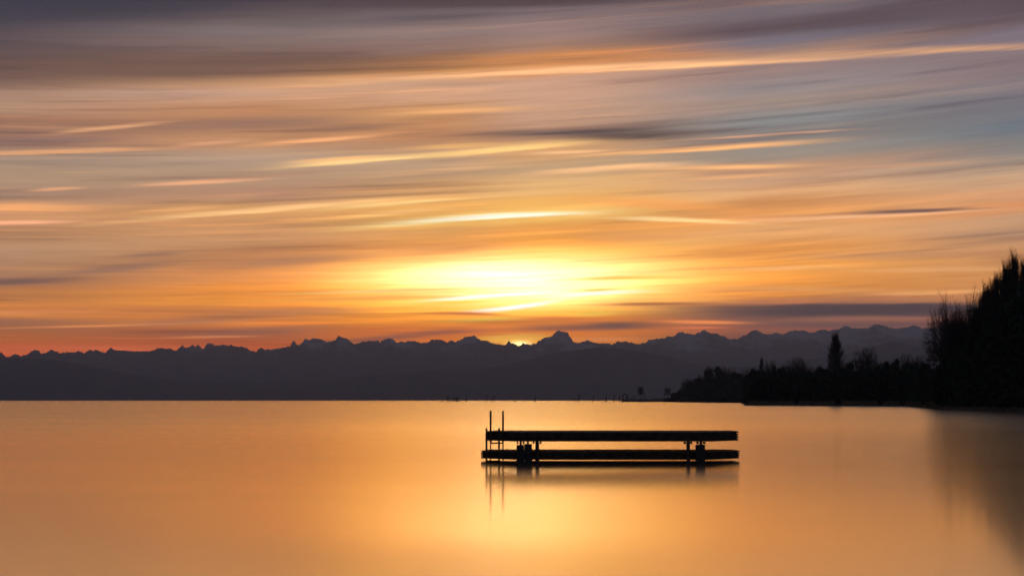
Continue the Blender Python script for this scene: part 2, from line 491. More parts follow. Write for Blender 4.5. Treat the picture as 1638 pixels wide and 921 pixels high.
def mat_water():
    mt = bpy.data.materials.new("lake_water")
    mt.use_nodes = True
    nt = mt.node_tree
    nt.nodes.clear()
    out = nt.nodes.new("ShaderNodeOutputMaterial")
    geo = nt.nodes.new("ShaderNodeNewGeometry")
    mp = nt.nodes.new("ShaderNodeMapping")
    mp.inputs["Scale"].default_value = (0.012, 0.16, 0.1)
    nt.links.new(geo.outputs["Position"], mp.inputs["Vector"])
    n = nt.nodes.new("ShaderNodeTexNoise")
    n.inputs["Scale"].default_value = 1.0
    n.inputs["Detail"].default_value = 5
    nt.links.new(mp.outputs[0], n.inputs["Vector"])
    rr = nt.nodes.new("ShaderNodeMapRange")
    rr.inputs[1].default_value = 0.3
    rr.inputs[2].default_value = 0.7
    rr.inputs[3].default_value = 0.18
    rr.inputs[4].default_value = 0.22
    nt.links.new(n.outputs[0], rr.inputs[0])
    gl = nt.nodes.new("ShaderNodeBsdfGlossy")
    gl.distribution = "MULTI_GGX"
    gl.inputs["Color"].default_value = (1.0, 0.88, 0.65, 1)
    nt.links.new(rr.outputs[0], gl.inputs["Roughness"])
    df = nt.nodes.new("ShaderNodeBsdfDiffuse")
    df.inputs["Color"].default_value = (0.02, 0.025, 0.03, 1)
    # a second, calmer share of the surface keeps reflections of near things crisp
    g1_ = gl
    g2 = nt.nodes.new("ShaderNodeBsdfGlossy")
    g2.distribution = "MULTI_GGX"
    g2.inputs["Color"].default_value = gl.inputs["Color"].default_value
    g2.inputs["Roughness"].default_value = 0.09
    gm = nt.nodes.new("ShaderNodeMixShader")
    # wind ruffles the open lake: the calm share fades and the ripples grow with distance from the shore
    sy = nt.nodes.new("ShaderNodeSeparateXYZ")
    nt.links.new(geo.outputs["Position"], sy.inputs[0])
    cs_ = nt.nodes.new("ShaderNodeMapRange")
    cs_.interpolation_type = "SMOOTHSTEP"
    cs_.inputs[1].default_value = 38.0
    cs_.inputs[2].default_value = 130.0
    cs_.inputs[3].default_value = 0.42
    cs_.inputs[4].default_value = 0.10
    nt.links.new(sy.outputs[1], cs_.inputs[0])

    def mth(op, a, b):
        n_ = nt.nodes.new("ShaderNodeMath")
        n_.operation = op
        for i_, v_ in enumerate((a, b)):
            if isinstance(v_, (int, float)):
                n_.inputs[i_].default_value = v_
            else:
                nt.links.new(v_, n_.inputs[i_])
        return n_.outputs[0]

    # the water in the lee of the wooded bank stays calm
    lee = nt.nodes.new("ShaderNodeMapRange")
    lee.interpolation_type = "SMOOTHSTEP"
    lee.inputs[1].default_value = -1.2
    lee.inputs[2].default_value = 1.2
    nt.links.new(mth("SUBTRACT", sy.outputs[0], mth("MULTIPLY", sy.outputs[1], 0.297)), lee.inputs[0])
    open_ = mth("SUBTRACT", 1.0, lee.outputs[0])
    nt.links.new(mth("ADD", cs_.outputs[0], mth("MULTIPLY", lee.outputs[0], 0.26)), gm.inputs[0])
    # far out the wind waves show the lake side their front slopes
    wt = mth("MAXIMUM", mth("SUBTRACT", 0.034, mth("DIVIDE", 0.60, mth("MAXIMUM", sy.outputs[1], 1.0))), 0.0)
    tl = mth("MULTIPLY", mth("ADD", wt, mth("MULTIPLY", mth("SUBTRACT", n.outputs[0], 0.5), 0.016)), open_)
    cb = nt.nodes.new("ShaderNodeCombineXYZ")
    nt.links.new(mth("MULTIPLY", tl, -1.0), cb.inputs[1])
    cb.inputs[2].default_value = 1.0
    vn = nt.nodes.new("ShaderNodeVectorMath")
    vn.operation = "NORMALIZE"
    nt.links.new(cb.outputs[0], vn.inputs[0])
    WN = vn.outputs[0]
    ro = nt.nodes.new("ShaderNodeMapRange")
    ro.interpolation_type = "SMOOTHSTEP"
    ro.inputs[1].default_value = 30.0
    ro.inputs[2].default_value = 220.0
    ro.inputs[3].default_value = 0.0
    ro.inputs[4].default_value = 0.02
    nt.links.new(sy.outputs[1], ro.inputs[0])
    ra2 = nt.nodes.new("ShaderNodeMath")
    ra2.operation = "ADD"
    nt.links.new(rr.outputs[0], ra2.inputs[0])
    nt.links.new(ro.outputs[0], ra2.inputs[1])
    nt.links.new(ra2.outputs[0], gl.inputs["Roughness"])
    nt.links.new(gl.outputs[0], gm.inputs[1])
    nt.links.new(g2.outputs[0], gm.inputs[2])
    gl = gm
    nt.links.new(WN, g1_.inputs["Normal"])
    cb2 = nt.nodes.new("ShaderNodeCombineXYZ")
    grow2 = mth("MINIMUM", mth("MAXIMUM", mth("DIVIDE", sy.outputs[1], 85.0), 0.4), 1.0)
    nt.links.new(mth("MULTIPLY", mth("MULTIPLY", tl, grow2), -1.0), cb2.inputs[1])
    cb2.inputs[2].default_value = 1.0
    vn2 = nt.nodes.new("ShaderNodeVectorMath")
    vn2.operation = "NORMALIZE"
    nt.links.new(cb2.outputs[0], vn2.inputs[0])
    nt.links.new(vn2.outputs[0], g2.inputs["Normal"])
    lw = nt.nodes.new("ShaderNodeLayerWeight")
    lw.inputs["Blend"].default_value = 0.5
    fr = nt.nodes.new("ShaderNodeMapRange")
    fr.inputs[1].default_value = 0.0
    fr.inputs[2].default_value = 0.9
    fr.inputs[3].default_value = 0.04
    fr.inputs[4].default_value = 0.97
    nt.links.new(lw.outputs["Facing"], fr.inputs[0])
    mx = nt.nodes.new("ShaderNodeMixShader")
    nt.links.new(fr.outputs[0], mx.inputs[0])
    nt.links.new(df.outputs[0], mx.inputs[1])
    nt.links.new(gl.outputs[0], mx.inputs[2])
    nt.links.new(mx.outputs[0], out.inputs[0])
    return mt


def mat_mountain():
    mt = bpy.data.materials.new("rock_and_snow")
    mt.use_nodes = True
    nt = mt.node_tree
    b = nt.nodes["Principled BSDF"]
    b.inputs["Roughness"].default_value = 0.95
    b.inputs["Specular IOR Level"].default_value = 0.05
    geo = nt.nodes.new("ShaderNodeNewGeometry")
    sx = nt.nodes.new("ShaderNodeSeparateXYZ")
    nt.links.new(geo.outputs["Position"], sx.inputs[0])
    mp = nt.nodes.new("ShaderNodeMapping")
    mp.inputs["Scale"].default_value = (0.0022, 0.0012, 0.006)
    nt.links.new(geo.outputs["Position"], mp.inputs["Vector"])
    n = nt.nodes.new("ShaderNodeTexNoise")
    n.inputs["Scale"].default_value = 1.0
    n.inputs["Detail"].default_value = 8
    n.inputs["Roughness"].default_value = 0.62
    nt.links.new(mp.outputs[0], n.inputs["Vector"])
    h = nt.nodes.new("ShaderNodeMapRange")
    h.inputs[1].default_value = 300
    h.inputs[2].default_value = 950
    h.inputs[3].default_value = -0.35
    h.inputs[4].default_value = 0.12
    nt.links.new(sx.outputs[2], h.inputs[0])
    ad = nt.nodes.new("ShaderNodeMath")
    ad.operation = "ADD"
    nt.links.new(n.outputs[0], ad.inputs[0])
    nt.links.new(h.outputs[0], ad.inputs[1])
    r = nt.nodes.new("ShaderNodeValToRGB")
    r.color_ramp.elements[0].position = 0.46
    r.color_ramp.elements[1].position = 0.60
    r.color_ramp.elements[0].color = (0.05, 0.055, 0.06, 1)
    r.color_ramp.elements[1].color = (0.70, 0.71, 0.74, 1)
    nt.links.new(ad.outputs[0], r.inputs[0])
    nt.links.new(r.outputs[0], b.inputs["Base Color"])
    return mt


# ------------------------------------------------------------------ mesh helpers
class MB:
    def __init__(self):
        self.v, self.f = [], []

    def box(self, c, s, rz=0.0, taper=1.0):
        x, y, z = s[0] / 2, s[1] / 2, s[2] / 2
        cs, sn = math.cos(rz), math.sin(rz)
        i = len(self.v)
        for dz in (-z, z):
            k = taper if dz > 0 else 1.0
            for dx, dy in ((-x, -y), (x, -y), (x, y), (-x, y)):
                dx2, dy2 = dx * k, dy * k
                self.v.append((c[0] + dx2 * cs - dy2 * sn, c[1] + dx2 * sn + dy2 * cs, c[2] + dz))
        for q in ((3, 2, 1, 0), (4, 5, 6, 7), (0, 1, 5, 4), (1, 2, 6, 5), (2, 3, 7, 6), (3, 0, 4, 7)):
            self.f.append(tuple(i + k for k in q))

    def tube(self, p0, p1, r0, r1=None, n=8, cap=True):
        r1 = r0 if r1 is None else r1
        p0, p1 = Vector(p0), Vector(p1)
        d = p1 - p0
        if d.length < 1e-9:
            return
        d.normalize()
        a = Vector((0, 0, 1)) if abs(d.z) < 0.9 else Vector((1, 0, 0))
        u = d.cross(a).normalized()
        w = d.cross(u)
        i = len(self.v)
        for p, r in ((p0, r0), (p1, r1)):
            for k in range(n):
                t = 2 * math.pi * k / n
                self.v.append(tuple(p + u * (math.cos(t) * r) + w * (math.sin(t) * r)))
        for k in range(n):
            k2 = (k + 1) % n
            self.f.append((i + k, i + n + k, i + n + k2, i + k2))
        if cap:
            self.f.append(tuple(i + k for k in range(n)))
            self.f.append(tuple(i + n + k for k in reversed(range(n))))

    def lathe(self, c, prof, n=12):
        i = len(self.v)
        for z, r in prof:
            for k in range(n):
                t = 2 * math.pi * k / n
                self.v.append((c[0] + math.cos(t) * r, c[1] + math.sin(t) * r, c[2] + z))
        for j in range(len(prof) - 1):
            for k in range(n):
                k2 = (k + 1) % n
                self.f.append((i + j * n + k, i + j * n + k2, i + (j + 1) * n + k2, i + (j + 1) * n + k))
        self.f.append(tuple(i + k for k in reversed(range(n))))
        self.f.append(tuple(i + (len(prof) - 1) * n + k for k in range(n)))

    def prism(self, poly, z0, z1):
        i, n = len(self.v), len(poly)
        for z in (z0, z1):
            for x, y in poly:
                self.v.append((x, y, z))
        for k in range(n):
            k2 = (k + 1) % n
            self.f.append((i + k, i + k2, i + n + k2, i + n + k))
        self.f.append(tuple(i + k for k in reversed(range(n))))
        self.f.append(tuple(i + n + k for k in range(n)))

    def leaf(self, p, s, rnd):
        a = Vector((rnd.uniform(-1, 1), rnd.uniform(-1, 1), rnd.uniform(-1, 1))).normalized()
        b = a.cross(Vector((rnd.uniform(-1, 1), rnd.uniform(-1, 1), rnd.uniform(-1, 1)))).normalized()
        i = len(self.v)
        p = Vector(p)
        for q in (p - a * s, p + b * s * 0.6, p + a * s, p - b * s * 0.6):
            self.v.append(tuple(q))
        self.f.append((i, i + 1, i + 2, i + 3))

    def build(self, name, material, parent=None, smooth_=False, bevel=0.0):
        me = bpy.data.meshes.new(name)
        me.from_pydata(self.v, [], self.f)
        me.materials.append(material)
        if smooth_:
            me.polygons.foreach_set("use_smooth", [True] * len(me.polygons))
        me.update()
        o = bpy.data.objects.new(name, me)
        COL.objects.link(o)
        if parent:
            o.parent = parent
        if bevel:
            md = o.modifiers.new("bevel", "BEVEL")
            md.width = bevel
            md.segments = 2
        return o


def tag(o, label=None, cat=None, group=None, kind=None):
    if label:
        o["label"] = label
    if cat:
        o["category"] = cat
    if group:
        o["group"] = group
    if kind:
        o["kind"] = kind
    return o


def empty(name, loc, rz=0.0):
    o = bpy.data.objects.new(name, None)
    o.location = loc
    o.rotation_euler = (0, 0, rz)
    o.empty_display_size = 0.5
    COL.objects.link(o)
    return o


def kids(o):
    return [c for c in COL.objects if c.parent == o]


def copy_thing(src_children, name, loc, scale, rz):
    r = empty(name, loc, rz)
    r.scale = scale
    for ch in src_children:
        c = ch.copy()
        COL.objects.link(c)
        c.parent = r
    return r


# ------------------------------------------------------------------ water
wb = MB()
xs = [-19000, -3000, -400, -60, 60, 400, 3000, 19000]
ys = [-1900, -100, 0, 30, 60, 200, 900, 4000, 24500]
for y in ys:
    for x in xs:
        wb.v.append((x, y, 0))
for j in range(len(ys) - 1):
    for i in range(len(xs) - 1):
        a = j * len(xs) + i
        wb.f.append((a, a + 1, a + 1 + len(xs), a + len(xs)))
water = tag(wb.build("lake_water", mat_water()), "smooth golden lake water spread out to the far mountains", "lake", kind="structure")

# ------------------------------------------------------------------ mountains
RIDGE = [(-260, 566), (-120, 560), (0, 563), (7, 570.5), (12, 570.5), (22, 564.5), (32, 569.5), (42, 567), (55, 559), (60, 559), (64, 566), (68, 566), (81, 559.5),
         (94, 564), (101, 562.5), (116, 564), (125, 561), (131, 564.5), (144, 558.5), (158, 563), (168, 563), (175, 557), (183, 561),
         (201, 560.5), (218, 561), (238, 562), (253.5, 556), (269, 559), (280, 560.5), (289, 552), (297, 557), (306, 552), (311, 553.5), (315, 551),
         (324, 556.5), (332.5, 548), (342.5, 553), (358, 551.5), (365, 553), (367, 550.5), (371, 553), (389.5, 555.5), (398, 561), (408, 561.5),
         (416, 555.5), (425, 559.5), (443, 558), (463, 553), (469, 544.5), (473, 552), (478.5, 552), (487, 543), (495, 543.5), (500, 540.5),
         (514, 542.5), (520.5, 546), (535, 543.5), (540, 537), (554, 542), (565, 549.5), (579, 546), (604, 544.5), (607.5, 547.5), (611, 543),
         (626, 541.5), (636, 548), (653, 546), (683, 547.5), (691.5, 543), (708, 544.5), (716.5, 547.5), (722, 544), (728, 547), (735, 543.5),
         (742, 539), (760, 537.5), (768.5, 543), (785, 548.5), (809, 552), (814, 546), (817, 549.5), (831, 553), (839, 548.5), (847.5, 551),
         (857.5, 550.5), (861, 545), (869, 540), (883, 538.5), (886, 533.5), (893, 529.5), (908, 532.5), (913, 540), (918, 548), (930, 547.5),
         (940, 543), (951.5, 549), (970, 548.5), (980, 550.5), (988.5, 547), (1000, 545.5), (1020.5, 549.5), (1032, 548.5), (1037, 544.5),
         (1050, 541.5), (1065, 539), (1080, 536), (1091, 531.5), (1097, 533), (1110.5, 534.5), (1128, 528), (1143, 533.5), (1149, 534.5),
         (1170.5, 543), (1180, 542), (1191, 537), (1198, 535), (1202, 529.5), (1211, 526.5), (1226, 534), (1236, 534), (1242.5, 532),
         (1251.5, 535), (1264.5, 530.5), (1274, 527.5), (1285, 528.5), (1298, 532), (1314.5, 527.5), (1333, 529), (1344, 526), (1355, 520.5),
         (1365, 524.5), (1375, 526), (1392, 524.5), (1397, 519), (1410, 519), (1420, 522), (1426, 525.5), (1441, 525.5), (1464, 520), (1479, 524.5),
         (1500, 524), (1550, 521), (1640, 530), (1800, 538), (1950, 545)]
FOOT = [(-260, 566), (0, 572), (60, 574), (100, 577), (150, 586), (200, 597), (260, 606), (330, 611), (450, 612), (600, 600), (700, 592), (800, 586),
        (880, 566), (920, 560), (950, 556), (1000, 558), (1050, 566), (1100, 578), (1150, 588), (1200, 586), (1260, 578), (1330, 572), (1380, 560),
        (1430, 545), (1465, 553), (1500, 566), (1640, 580), (1950, 570)]


def interp(tab, x):
    for (a, b), (c, d) in zip(tab[:-1], tab[1:]):
        if a <= x <= c:
            t = (x - a) / (c - a)
            return b + (d - b) * t
    return tab[0][1] if x < tab[0][0] else tab[-1][1]


def terrain(name, prof, d0, d1, step, rows, jag, spur, seed, label):
    mb = MB()
    n = int(2200 / step)
    for i in range(n + 1):
        px = -260 + i * step
        d = ray(px, HOR)
        dirx = d.x / d.y
        y = interp(prof, px)
        hr = EYE + (HOR - y) * d1 / FOC * 0.998
        hr += noise.noise(Vector((px * 0.35, seed, 0))) * jag + noise.noise(Vector((px * 0.12, seed + 3, 0))) * jag
        for j in range(rows + 1):
            t = j / rows
            D = d0 + (d1 - d0) * t
            sp_ = abs(noise.noise(Vector((px * 0.022 + t * 0.9, t * 2.2, seed)))) + 0.5 * abs(noise.noise(Vector((px * 0.06 - t, t * 5, seed + 5))))
            z = hr * (t ** 1.25) * (D / d1) * (1 - spur * sp_ * 4 * t * (1 - t)) - (1 - t) * 8
            mb.v.append((dirx * D, D, z))
        mb.v.append((dirx * (d1 + 900), d1 + 900, hr * 0.55))
        mb.v.append((dirx * (d1 + 3000), d1 + 3000, -8))
    w = rows + 3
    for i in range(n):
        for j in range(w - 1):
            a = i * w + j
            mb.f.append((a, a + w, a + w + 1, a + 1))
    return tag(mb.build(name, mat_mountain() if "M_MT" not in globals() else M_MT), label, "mountains", kind="structure")


M_MT = mat_mountain()
terrain("mountains", RIDGE, 14500, 20000, 1.25, 34, 17.0, 0.9, 1.7, "long jagged range of dark snowy mountains behind the lake")
terrain("foothills", FOOT, 10500, 13500, 3.0, 16, 3.0, 0.6, 8.2, "lower dark foothills in front of the snowy range")

# ------------------------------------------------------------------ haze
hz = MB()
hz.box((0, 11500, 573), (40000, 27000, 1160))
hm = bpy.data.materials.new("lake_haze")
hm.use_nodes = True
hn = hm.node_tree
hn.nodes.clear()
ho = hn.nodes.new("ShaderNodeOutputMaterial")
pv = hn.nodes.new("ShaderNodeVolumePrincipled")
pv.inputs["Color"].default_value = (0.62, 0.76, 1.0, 1)
pv.inputs["Density"].default_value = HAZE
pv.inputs["Anisotropy"].default_value = 0.5
hn.links.new(pv.outputs[0], ho.inputs["Volume"])
tag(hz.build("haze", hm), "thin dusky haze lying over the lake", "haze", kind="stuff")

# ------------------------------------------------------------------ shore
SHORE = [(1046, 1500), (1052, 1420), (1075, 1300), (1100, 1200), (1130, 1120), (1160, 1050), (1186, 980), (1189, 700), (1192, 478), (1225, 476), (1260, 468), (1300, 446),
         (1340, 430), (1380, 418), (1420, 410), (1455, 395), (1470, 335), (1490, 285), (1510, 250), (1540, 232), (1580, 212), (1640, 190),
         (1720, 150), (1900, 100), (2300, 60)]
sb = MB()
offs = [(0, -0.35), (1.5, 0.15), (5, 0.55), (25, 1.1), (140, 2.0), (3200, 9.0)]
fine_sh = []
for (a, da), (b, db) in zip(SHORE[:-1], SHORE[1:]):
    k = max(1, int(abs(b - a) / 3))
    for i in range(k):
        t = i / k
        px = a + (b - a) * t
        D = da + (db - da) * t
        D *= 1 + 0.006 * noise.noise(Vector((px * 0.08, 4.0, 0))) + 0.006 * noise.noise(Vector((px * 0.4, 9.0, 0)))
        fine_sh.append((px, D))
fine_sh.append(SHORE[-1])
for px, D in fine_sh:
    for o_, z in offs:
        DD = D + o_
        sb.v.append((gx(px, DD), DD, z + (0.12 * noise.noise(Vector((px * 0.3, o_, 0))) if o_ > 1 else 0)))
w = len(offs)
for i in range(len(fine_sh) - 1):
    for j in range(w - 1):
        a = i * w + j
        sb.f.append((a, a + w, a + w + 1, a + 1))
tag(sb.build("shore", M_SHORE), "dark low wooded shore along the lake", "shore", kind="structure")


def shore_depth(px):
    return interp(fine_sh, px)


# ------------------------------------------------------------------ trees
def grow(mb_t, mb_c, rnd, p, d, length, rad, level, maxl, spread, up, kids_n, seg=3, taper=0.55):
    """One branch as a chain of short tapered tubes that sends out the next level."""
    pts = [p]
    dirs = [d]
    for s in range(seg):
        jit = Vector((rnd.gauss(0, 1), rnd.gauss(0, 1), rnd.gauss(0, 0.7))) * 0.16
        d = (d + jit + Vector((0, 0, up))).normalized()
        p = p + d * (length / seg)
        pts.append(p)
        dirs.append(d)
    mb = mb_t if level <= 1 else mb_c
    for s in range(seg):
        ra = rad * (1 - 0.55 * s / seg)
        rb = rad * (1 - 0.55 * (s + 1) / seg)
        mb.tube(pts[s], pts[s + 1], ra, rb, 6 if level == 0 else (4 if level == 1 else 3), cap=False)
    if level >= maxl:
        return
    n = kids_n[level]
    for k in range(n):
        t = 0.25 + 0.75 * (k + rnd.random()) / n if level else 0.35 + 0.65 * (k + rnd.random()) / n
        s = min(seg - 1, int(t * seg))
        base = pts[s].lerp(pts[s + 1], t * seg - s)
        dd = dirs[s + 1]
        ax = Vector((rnd.gauss(0, 1), rnd.gauss(0, 1), rnd.gauss(0, 1))).normalized()
        side = dd.cross(ax).normalized()
        ang = spread * rnd.uniform(0.6, 1.25)
        nd = (dd * math.cos(ang) + side * math.sin(ang)).normalized()
        grow(mb_t, mb_c, rnd, base, nd, length * rnd.uniform(0.5, 0.78) * (1.15 - 0.45 * t), rad * taper, level + 1, maxl, spread, up, kids_n, 3 if level < 2 else 2, taper)


def fit(mbs, hw=0.5, h=1.0):
    zs = [v[2] for b in mbs for v in b.v]
    top = max(zs)
    rs = sorted(math.hypot(v[0], v[1]) for b in mbs for v in b.v)
    rr = rs[int(len(rs) * 0.97)]
    for b in mbs:
        b.v = [(x / rr * hw, y / rr * hw, z / top * h) for x, y, z in b.v]


def bare_tree(seed, spread=0.75, up=0.10, kn=(9, 6, 5, 4), trunk=0.45, twig=1.0):
    """Meshes of a leafless tree with a height and width of one."""
    rnd = random.Random(seed)
    t, c = MB(), MB()
    # trunk forks into a few leaders
    p = Vector((0, 0, -0.02))
    q = Vector((rnd.uniform(-.02, .02), 0, trunk * 0.5))
    t.tube(p, q, 0.022, 0.017, 8, cap=False)
    for k in range(5):
        a = 2 * math.pi * (k + rnd.random() * 0.6) / 5
        tilt_ = rnd.uniform(0.15, 0.65) * spread
        d = Vector((math.sin(tilt_) * math.cos(a), math.sin(tilt_) * math.sin(a), math.cos(tilt_)))
        grow(t, c, rnd, q - Vector((0, 0, rnd.random() * trunk * 0.2)), d, rnd.uniform(0.42, 0.6), 0.012, 0, 3, spread, up, kn, 3, 0.44 if trunk < 0.4 else 0.58)
    c.f = c.f
    fit([t, c])
    return t, c


def poplar(seed, n=110, dens=16):
    rnd = random.Random(seed)
    t, c = MB(), MB()
    t.tube((0, 0, -0.02), (0, 0, 0.5), 0.02, 0.012, 8, cap=False)
    t.tube((0, 0, 0.5), (0, 0, 0.97), 0.012, 0.002, 5, cap=False)
    for k in range(n):
        z = 0.05 + 0.86 * (k / n)
        prof = 0.5 * min(1, (z / 0.16) ** 0.6) * (1 - max(0, (z - 0.3) / 0.7) ** 1.7) + 0.05
        a = rnd.random() * 6.283
        L = rnd.uniform(0.10, 0.22) * (1.1 - 0.5 * z)
        rad = prof * rnd.uniform(0.55, 1.1)
        p = Vector((0, 0, z))
        e = Vector((math.cos(a) * rad, math.sin(a) * rad, z + L))
        mid = p.lerp(e, 0.45) + Vector((math.cos(a) * rad * .18, math.sin(a) * rad * .18, -L * .1))
        t.tube(p, mid, 0.005, 0.0035, 4, cap=False)
        c.tube(mid, e, 0.0035, 0.001, 3, cap=False)
        for j in range(dens):
            s = rnd.uniform(0.25, 1.0)
            b = p.lerp(e, s)
            q = b + Vector((rnd.gauss(0, .06), rnd.gauss(0, .06), rnd.uniform(0.03, 0.10)))
            c.tube(b, q, 0.0032, 0.0008, 3, cap=False)
            for _ in range(3):
                b2 = b.lerp(q, rnd.uniform(.3, 1))
                q2 = b2 + Vector((rnd.gauss(0, .035), rnd.gauss(0, .035), rnd.uniform(0.015, 0.05)))
                c.tube(b2, q2, 0.0024, 0.0007, 3, cap=False)
    fit([t, c])
    return t, c


def leafy_tree(seed, n=5200, size=0.028, low=-0.05):
    """A dense dark crown of many small leaf clumps on limbs."""
    rnd = random.Random(seed)
    t, c = MB(), MB()
    t.tube((0, 0, -0.02), (0, 0, 0.45), 0.03, 0.02, 8, cap=False)
    lobes = []
    for k in range(30):
        a = rnd.random() * 6.283
        z = rnd.uniform(low + 0.12, 0.88)
        rr = (0.36 * math.sin(math.pi * min(1, max(0.05, (z - low + .1) / (1.1 - low)))) ** 0.7) * rnd.uniform(0.4, 1.1)
        lobes.append((Vector((math.cos(a) * rr, math.sin(a) * rr, z)), rnd.uniform(0.05, 0.16)))
    for p, r in lobes:
        t.tube((0, 0, min(p.z, .42) * .8), p, 0.01, 0.003, 4, cap=False)
    for k in range(n):
        p, r = rnd.choice(lobes)
        v = Vector((rnd.gauss(0, 1), rnd.gauss(0, 1), rnd.gauss(0, 1))).normalized() * r * (rnd.random() ** 0.4) * rnd.uniform(0.8, 1.15)
        c.leaf(p + v, size * rnd.uniform(0.5, 1.2), rnd)
    # twigs poking out of the outline
    for k in range(1100):
        p, r = rnd.choice(lobes)
        v = Vector((rnd.gauss(0, 1), rnd.gauss(0, 1), abs(rnd.gauss(0, 1)))).normalized()
        c.tube(p + v * r * 0.6, p + v * r * rnd.uniform(1.1, 1.4) + v * 0.06 * rnd.random(), 0.004, 0.001, 3, cap=False)
    fit([t, c])
    return t, c


def make_kind(name, pair, crown_mat):
    t, c = pair
    a = t.build("trunk", M_BARK, None)
    b = c.build("crown", crown_mat, None)
    for o in (a, b):
        COL.objects.unlink(o)
    return [a, b]


KINDS = {
    "bare": [make_kind("bare", bare_tree(11, 0.9, 0.03), M_TWIG), make_kind("bare", bare_tree(23, 1.0, 0.0), M_TWIG), make_kind("bare", bare_tree(37, 0.8, 0.06), M_TWIG)],
    "big": [make_kind("big", bare_tree(51, 1.0, 0.03, (12, 9, 7, 5), 0.3), M_TWIG), make_kind("big", bare_tree(68, 0.92, 0.07, (12, 9, 7, 5), 0.25), M_TWIG)],
    "poplar": [make_kind("poplar", poplar(5), M_TWIG), make_kind("poplar", poplar(9, 150, 22), M_TWIG)],
    "leafy": [make_kind("leafy", leafy_tree(3), M_LEAF), make_kind("leafy", leafy_tree(14), M_LEAF), make_kind("leafy", leafy_tree(29), M_LEAF)],
    "bush": [make_kind("bush", leafy_tree(41, 2600, 0.05, -0.1), M_LEAF), make_kind("bush", leafy_tree(47, 2600, 0.05, -0.1), M_LEAF)],
}
NAMES = {"bare": "bare_tree", "big": "bare_tree", "poplar": "poplar_tree", "leafy": "evergreen_tree", "bush": "shrub"}
CATS = {"bare": "tree", "big": "tree", "poplar": "poplar", "leafy": "tree", "bush": "bush"}
GROUP = {"far": "trees on the far point of the shore", "mid": "trees of the low wood on the shore", "near": "tall trees at the near end of the shore"}
trnd = random.Random(77)


def tree(kind, var, px, depth, top, wpx, label, group, base=None, rz=None):
    x = gx(px, depth)
    z0 = 1.2 if base is None else base
    h = gz(top, depth, px) - z0
    wd = wpx * depth / FOC
    src = KINDS[kind][var]
    if kind == "poplar" and group == GROUP["near"]:
        wd *= 1.1
    if kind in ("bare", "leafy"):
        wd *= 1.2
    dep = wd
    t = copy_thing(src, NAMES[kind], (x, depth, z0), (wd, dep, h), trnd.random() * 6.28 if rz is None else rz)
    return tag(t, label, CATS[kind], group)


